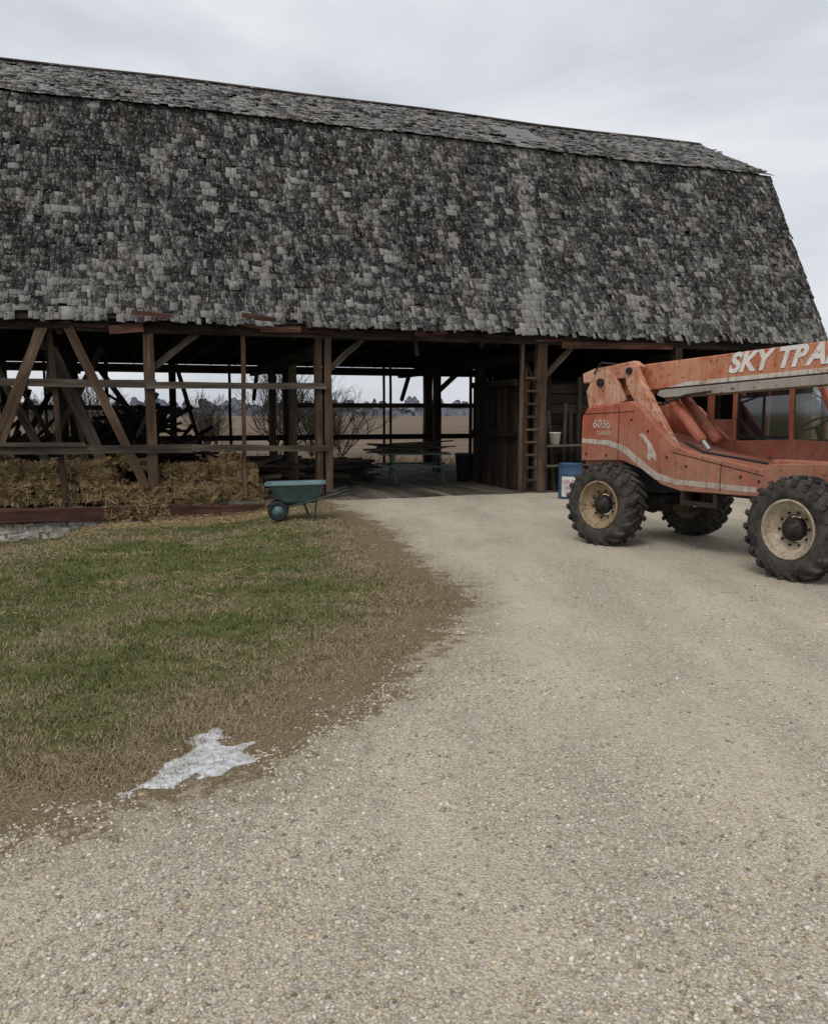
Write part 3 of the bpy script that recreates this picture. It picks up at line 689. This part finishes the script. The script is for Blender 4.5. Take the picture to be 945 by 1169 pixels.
def wheel(tag,s,w,rim,steer=0,flip=1):
    e=bpy.data.objects.new(tag,None); COL.objects.link(e); e.parent=TH; e.location=(s,w,R-.012); e.rotation_euler=(0,random.random()*.7,steer)
    if flip<0: e.rotation_euler=(0,0,math.pi)
    revolve('tyre',[(.315,-.15),(.34,-.172),(.40,-.19),(.47,-.188),(.52,-.165),(.535,-.12),(.54,0),(.535,.12),(.52,.165),(.47,.188),(.40,.19),(.34,.172),(.315,.15)],TYR,e,(0,0,0),64)
    mb=MB(); n=22
    for i in range(n):
        for sd_ in (-1,1):
            a=2*math.pi*(i+(.5 if sd_>0 else 0))/n; da=.20
            P=lambda a,r,y:(r*math.cos(a),y,r*math.sin(a))
            pa,pb,pc=P(a+da,.552,-.01*sd_),P(a+.06,.548,.115*sd_),P(a-.02,.528,.185*sd_)
            up=(math.cos(a),0,math.sin(a))
            mb.beam(pa,pb,.05,.045,up=up,tint=.5); mb.beam(pb,pc,.055,.05,up=up,tint=.5); mb.beam(pc,P(a-.03,.47,.196*sd_),.045,.02,up=(0,sd_,0),tint=.5)
    mb.build('tread_lugs',TYR,e,bevel=.006)
    revolve('rim',[(.318,-.15),(.33,-.165),(.322,-.178),(.305,-.175),(.295,-.13),(.285,-.10),(.25,-.085),(.215,-.05),(.15,-.045),(.15,.02),(.3,.10),(.318,.15)],rim,e,(0,0,0),48)
    revolve('hub',[(0,-.165),(.05,-.165),(.065,-.155),(.07,-.12),(.115,-.11),(.125,-.09),(.13,-.03)],DKM,e,(0,0,0),28)
    for i in range(10):
        a=2*math.pi*i/10
        revolve('lug_nut',[(0,-.075),(.012,-.075),(.014,-.05),(.014,-.04)],DKM,e,(.18*math.cos(a),0,.18*math.sin(a)),6,False)
    for i in range(8):
        a=2*math.pi*i/8+.2
        revolve('hub_bolt',[(0,-.125),(.009,-.125),(.010,-.105)],DKM,e,(.095*math.cos(a),0,.095*math.sin(a)),6,False)
wheel('wheel_rear_near',0,0,TAN,.10); wheel('wheel_front_near',2.85,0,CREAM,-.05)
wheel('wheel_rear_far',0,1.78,TAN,0,-1); wheel('wheel_front_far',2.85,1.78,CREAM,0,-1)
tube('rear_axle',[(0,.1,R),(0,1.7,R)],.10,DKM,TH); tube('front_axle',[(2.85,.1,R),(2.85,1.7,R)],.10,DKM,TH)
revolve('differential',[(0,-.2),(.14,-.16),(.19,0),(.14,.16),(0,.2)],DKM,TH,(2.85,.9,R),24); revolve('differential',[(0,-.2),(.14,-.16),(.19,0),(.14,.16),(0,.2)],DKM,TH,(0,.9,R),24)
side=[(-.80,1.10),(-.81,1.40),(-.80,1.72),(-.70,1.86),(-.40,1.88),(-.15,1.92),(.12,1.95),(.30,1.86),(.62,1.58),(.92,1.36),(1.26,1.28),(2.2,1.14),(2.35,1.22),(3.25,1.26),(3.7,1.15),(3.7,.85),(3.3,.80),(2.14,.82),(1.01,.80),(.70,.86),(.42,1.02),(.0,1.14)]
poly_extrude('side_frame_near',side,.28,.38,RED,TH,.012)
poly_extrude('side_frame_far',side,1.42,1.52,RED,TH,.012)
poly_extrude('chassis',[(-.75,.72),(-.75,1.35),(.2,1.35),(.9,1.15),(3.6,1.05),(3.7,.75),(3.2,.62),(2.5,.62),(2.2,.76),(.8,.78),(.5,.72)],.45,1.35,DKM,TH,.02)
poly_extrude('engine_cover',[(-.83,1.02),(-.86,1.45),(-.84,1.80),(-.74,1.90),(-.2,1.92),(-.1,1.5),(-.1,1.02)],.39,1.41,RED,TH,.03)
poly_extrude('cross_deck',[(.0,1.2),(.0,1.5),(.9,1.30),(2.2,1.10),(2.2,1.0),(.9,1.1)],.39,1.41,RED,TH,.01)
mb=MB()
for p,q in (((-.08,1.15),(-.08,1.88)),((1.62,.84),(1.62,1.19))): mb.beam((p[0],.279,p[1]),(q[0],.279,q[1]),.010,.006,up=(0,1,0))
for p,q in (((.86,1.32),(2.2,1.10)),((-.78,1.80),(.2,1.84))): mb.beam((p[0],.279,p[1]-.03),(q[0],.279,q[1]-.03),.006,.010)
mb.build('panel_seams',DKM,TH)
for p in ((.78,1.22),(1.1,1.12),(1.9,1.04),(2.15,1.0),(-.7,1.2),(.15,1.7),(.45,1.55),(-.3,1.2)): revolve('frame_bolt',[(0,-.012),(.016,-.012),(.018,0)],DKM,TH,(p[0],.28,p[1]),8,False)
poly_extrude('step_bracket',[(1.0,.62),(1.0,.80),(1.06,.80),(1.06,.68),(1.5,.68),(1.5,.80),(1.56,.80),(1.56,.62)],.30,.42,DKM,TH,.006)
for w0 in (.46,1.04):
    poly_extrude('boom_tower',[(-.86,1.85),(-.92,2.10),(-.78,2.34),(-.55,2.40),(-.35,2.30),(-.15,1.95),(.1,1.9)],w0,w0+.06,ORG,TH,.01)
tube('boom_pivot_pin',[(-.62,.42,2.22),(-.62,1.14,2.22)],.06,DKM,TH)
bz=lambda s:2.20+.045*s
outer=[(-.85,2.10),(-.90,2.30),(-.55,2.42),(4.1,bz(4.1)+.27),(4.1,bz(4.1)-.08),(.2,2.10),(-.3,2.02)]
poly_extrude('boom_outer',outer,.60,.92,BRD,TH,.015)
poly_extrude('boom_lower_rail',[(.30,2.03),(.36,2.095),(4.05,2.285),(4.05,2.17),(.42,1.99)],.575,.66,STEEL,TH,.008)
poly_extrude('boom_lower_rail',[(.30,2.03),(.36,2.095),(4.05,2.285),(4.05,2.17),(.42,1.99)],.86,.945,STEEL,TH,.008)
poly_extrude('boom_inner',[(3.9,2.2),(3.9,2.52),(4.9,2.55),(4.9,2.28)],.66,.86,STEEL,TH,.01)
poly_extrude('boom_stripe',[(.45,2.115),(.75,2.19),(4.0,2.36),(4.0,2.30)],.5955,.5995,WHT,TH,0)
poly_extrude('boom_shadow_gap',[(.34,2.10),(.36,2.118),(4.04,2.303),(4.04,2.287)],.58,.62,DKM,TH,0)
def arm(name,p,q,w,wd,th,mat,r=.012):
    mb=MB(); mb.beam((p[0],w,p[1]),(q[0],w,q[1]),wd,th,up=(0,0,1)); return mb.build(name,mat,TH,bevel=r)
poly_extrude('rear_link',[(-1.0,2.22),(-1.02,2.36),(-.8,2.42),(-.02,2.50),(.10,2.42),(.05,2.28),(-.4,2.26)],.47,.585,ORG,TH,.015)
poly_extrude('rocker_arm',[(-.14,2.42),(.06,2.44),(.20,2.20),(.86,1.30),(.80,1.14),(.66,1.12),(.52,1.30),(-.08,2.16)],.40,.50,ORG,TH,.015)
arm('lift_cylinder',(.42,2.02),(1.02,1.42),.68,.12,.12,RED,.04); tube('lift_rod',[(.95,.68,1.50),(1.12,.68,1.32)],.035,CHR,TH)
arm('lift_cylinder',(.42,2.02),(1.02,1.42),.98,.12,.12,RED,.04)
for p in ((-.02,2.36),(.74,1.24)): tube('pin',[(p[0],.37,p[1]),(p[0],.62,p[1])],.05,DKM,TH)
tube('hydraulic_hose',[(-.3,.57,2.0),(.0,.56,1.92),(.4,.56,1.9),(.8,.57,2.02),(1.2,.58,2.06)],.015,BLK,TH); tube('hydraulic_hose',[(-.2,.36,1.9),(.1,.45,2.02),(.25,.52,1.9),(.35,.52,1.6)],.014,BLK,TH)
tube('hydraulic_hose',[(.9,.5,1.40),(1.2,.46,1.30),(1.6,.45,1.26),(2.1,.5,1.2)],.016,BLK,TH)
tube('hydraulic_hose',[(-.75,.44,2.35),(-.6,.43,2.5),(-.3,.5,2.46),(-.1,.58,2.44)],.013,BLK,TH)
def decal(name,pts,mat): 
    return poly_extrude(name,pts,.2765,.2795,mat,TH,0)
decal('side_stripe',[(-.79,1.36),(-.79,1.42),(-.25,1.41),(.05,1.34),(.35,1.16),(.62,1.01),(.95,.945),(2.12,.93),(2.12,.865),(.95,.875),(.60,.92),(.30,1.08),(.02,1.26),(-.28,1.34)],WHT)
decal('arrow_mark',[(.30,1.50),(.36,1.53),(.52,1.38),(.60,1.24),(.60,1.16),(.50,1.22),(.50,1.16),(.44,1.20),(.46,1.28),(.44,1.38)],WHT)
def lettering(txt,s,z,size,w,mat,shear=0,rot=0,ext=.003,wt=0.0,name='lettering'):
    cu=bpy.data.curves.new(name,'FONT'); cu.body=txt; cu.size=size; cu.extrude=ext; cu.shear=shear; cu.offset=wt; cu.materials.append(mat)
    o=link(bpy.data.objects.new(name,cu),TH); o.location=(s,w,z); o.rotation_euler=(math.pi/2,-rot,0); return o
lettering('6036',-.58,1.58,.17,.276,WHT,.1,0,.002); lettering('TURBO',-.50,1.48,.08,.276,WHT,.1,0,.002)
lettering('SKY TRAK',1.42,2.285,.325,.594,LET,.35,math.atan(.047),.004,.012)
cw0,cw1=1.30,2.02
k=NB('cab_glass',.06,0,.8)
tr=k.n('ShaderNodeBsdfTransparent'); ms=k.n('ShaderNodeMixShader'); gl=k.n('ShaderNodeBsdfGlossy'); gl.inputs['Roughness'].default_value=.05
tr.inputs[0].default_value=(.62,.68,.68,1); fz=k.n('ShaderNodeFresnel'); fz.inputs[0].default_value=1.6
k.t.links.new(k.math('ADD',fz.outputs[0],.10),ms.inputs[0]); k.t.links.new(tr.outputs[0],ms.inputs[1]); k.t.links.new(gl.outputs[0],ms.inputs[2]); k.t.links.new(ms.outputs[0],k.t.nodes['Material Output'].inputs[0]); GL=k.m
cl=[(.55,.95),(.55,1.30),(.95,1.42),(1.9,1.46),(2.55,1.44),(2.62,.95)]
poly_extrude('cab_lower_near',cl,cw0,cw0+.05,RED,TH,.01)
poly_extrude('cab_lower_far',cl,cw1-.05,cw1,RED,TH,.01)
poly_extrude('cab_roof',[(.55,2.36),(.60,2.42),(2.0,2.42),(2.12,2.36)],cw0-.02,cw1+.02,RED,TH,.015)
poly_extrude('cab_floor',[(.55,.95),(.55,1.0),(2.6,1.0),(2.6,.95)],cw0+.05,cw1-.05,DKM,TH,0)
poly_extrude('cab_front_panel',[(2.50,.95),(2.50,1.42),(2.60,1.42),(2.64,.95)],cw0+.05,cw1-.05,RED,TH,.01)
poly_extrude('cab_back_panel',[(.55,1.0),(.55,1.7),(.60,1.7),(.60,1.0)],cw0+.05,cw1-.05,RED,TH,0)
for w in (cw0+.03,cw1-.03):
    for a,b,t in (((.60,1.30),(.60,2.38),.09),((1.0,1.42),(1.0,2.38),.07),((1.84,1.44),(1.80,2.38),.06),((2.54,1.42),(2.06,2.38),.07)):
        arm('cab_pillar',a,b,w,.06,t,RED,.01)
    arm('cab_rail',(.6,2.34),(2.08,2.34),w,.06,.09,RED,.01)
mb=MB(); mb.beam((1.04,cw0+.03,1.48),(1.80,cw0+.03,1.48),.03,.04); mb.beam((1.42,cw0+.03,1.48),(1.42,cw0+.03,2.3),.02,.03,up=(0,1,0)); mb.beam((1.05,cw0+.03,1.46),(1.05,cw0+.03,2.3),.02,.03,up=(0,1,0)); mb.build('window_frame',BLK,TH)
def pane(name,pts):
    me=bpy.data.meshes.new(name); me.from_pydata(pts,[],[tuple(range(len(pts)))]); me.materials.append(GL); link(bpy.data.objects.new(name,me),TH)
for w in (cw0+.03,cw1-.03): pane('side_glass',[(1.02,w,1.44),(1.84,w,1.46),(1.80,w,2.32),(1.02,w,2.32)]); pane('quarter_glass',[(1.87,w,1.46),(2.51,w,1.44),(2.08,w,2.30),(1.83,w,2.30)])
pane('windscreen',[(2.55,cw0+.06,1.42),(2.55,cw1-.06,1.42),(2.08,cw1-.06,2.34),(2.08,cw0+.06,2.34)])
poly_extrude('seat',[(.95,1.0),(.95,1.35),(.86,2.0),(.98,2.02),(1.08,1.45),(1.5,1.42),(1.5,1.3),(1.2,1.25),(1.2,1.0)],1.48,1.86,BLK,TH,.03)
tube('steering_column',[(2.2,1.66,1.0),(1.95,1.66,1.62)],.03,BLK,TH)
pts=[(1.93+.17*math.cos(a*.3927)*.85,1.66+.17*math.sin(a*.3927),1.66+.17*math.cos(a*.3927)*.5) for a in range(17)]; tube('steering_wheel',pts,.014,BLK,TH)
arm('hood_strip',(2.3,1.24),(3.6,1.24),.42,.25,.04,RED,.01)
tube('mirror_stalk',[(2.5,cw0,1.5),(2.65,1.15,1.75)],.01,BLK,TH); poly_extrude('mirror',[(2.62,1.68),(2.62,1.92),(2.65,1.92),(2.65,1.68)],1.05,1.22,BLK,TH,.01)
poly_extrude('work_light',[(-.90,1.55),(-.90,1.67),(-.84,1.67),(-.84,1.55)],.44,.6,DKM,TH,.01); poly_extrude('tail_lamp',[(-.885,1.42),(-.885,1.50),(-.85,1.50),(-.85,1.42)],.42,.56,RD,TH,.005)
mb=MB()
for w in (.30,1.22): mb.beam((5.1,w,.5),(5.1,w,2.4),.08,.08,up=(0,1,0)); mb.beam((5.15,w,.12),(6.2,w,.10),.12,.045); mb.beam((5.15,w,.1),(5.15,w,1.3),.12,.05,up=(0,1,0))
for z in (.6,1.2,2.35): mb.beam((5.08,.3,z),(5.08,1.22,z),.08,.1)
mb.beam((4.85,.76,2.4),(5.08,.76,1.9),.2,.2)
mb.build('fork_carriage',DKM,TH,bevel=.008)

# ---------------------------------------------------------------- vegetation
def branch(mb,p,d,L_,r,depth,R):
    n=3; q=p
    for i in range(n):
        d=(d+Vector((R.gauss(0,.13),R.gauss(0,.13),R.gauss(.03,.08)))).normalized(); e=q+d*(L_/n); r1=r*(1-.25*(i+1)/n)
        mb.beam(q,e,r*2*(1-.25*i/n),r*2*(1-.25*i/n),a1=r1*2,b1=r1*2)
        if depth>0 and i>0 or depth>2:
            for k_ in range(R.choice((1,2))):
                a=Vector((R.gauss(0,1),R.gauss(0,1),R.gauss(.35,.5))).normalized(); branch(mb,e,(d*.9+a*.75).normalized(),L_*R.uniform(.55,.75),r1*.62,depth-1,R)
        q=e
    if depth>0: branch(mb,q,d,L_*.7,r*.7,depth-1,R)
def baretree(name,x,y,h,depth,stems,r,seed):
    R=random.Random(seed); mb=MB(); z=float(H(x,y))
    for i in range(stems):
        d=Vector((R.gauss(0,.28) if stems>1 else R.gauss(0,.05),R.gauss(0,.28) if stems>1 else 0,1)).normalized()
        branch(mb,Vector((x+R.uniform(-.3,.3)*(stems>1),y+R.uniform(-.3,.3)*(stems>1),z-.1)),d,h*.42,r,depth,R)
    return mb.build(name,M['branch'])
baretree('bare_shrub',-6.1,36,4.6,4,5,.035,1); baretree('bare_shrub.001',-3.2,34,3.4,4,6,.03,2); baretree('bare_shrub.002',-4.4,38,3.4,3,6,.03,3)
baretree('bare_shrub.003',-14,37,4.0,4,5,.03,5); baretree('bare_shrub.004',-10,40,3.2,4,5,.03,6); baretree('bare_shrub.005',-18,42,3.6,4,5,.03,9)
baretree('bare_tree',16.9,31,6.6,5,1,.11,8)
m=26000; wx=-24+38*rng.random(m); wy=29+9*rng.random(m); hh=.75*(vn(wx,wy,.4,31)); P=np.stack([wx,wy,-.6+hh*rng.random(m)],-1)
strands('dry_weeds',P,None,.55,.008,1.2,(.26,.19,.12))
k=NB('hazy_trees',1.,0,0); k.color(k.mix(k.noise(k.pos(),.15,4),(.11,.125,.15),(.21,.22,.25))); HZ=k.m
V=[];Fq=[]
for lay,(yy,hm) in enumerate(((520,10),(640,13),(760,15))):
    x=-650
    while x<750:
        wd=random.uniform(3,9); h=hm*random.uniform(.35,1.0)*(.4+1.1*float(vn(x,yy,.02,lay)))
        b=len(V); y2=yy+random.uniform(-15,15)
        k_=7; V.append((x-wd*.5,y2,-1)); 
        for j in range(k_): a=math.pi*(1-j/(k_-1)); V.append((x+math.cos(a)*wd*.6,y2+random.uniform(-2,2),h*.45+math.sin(a)*h*.55*random.uniform(.75,1.1)))
        V.append((x+wd*.5,y2,-1)); Fq.append(tuple(range(b,b+k_+2))); x+=wd*random.uniform(.4,.9)
me=bpy.data.meshes.new('distant_treeline'); me.from_pydata(V,[],Fq); me.materials.append(HZ); link(bpy.data.objects.new('distant_treeline',me))
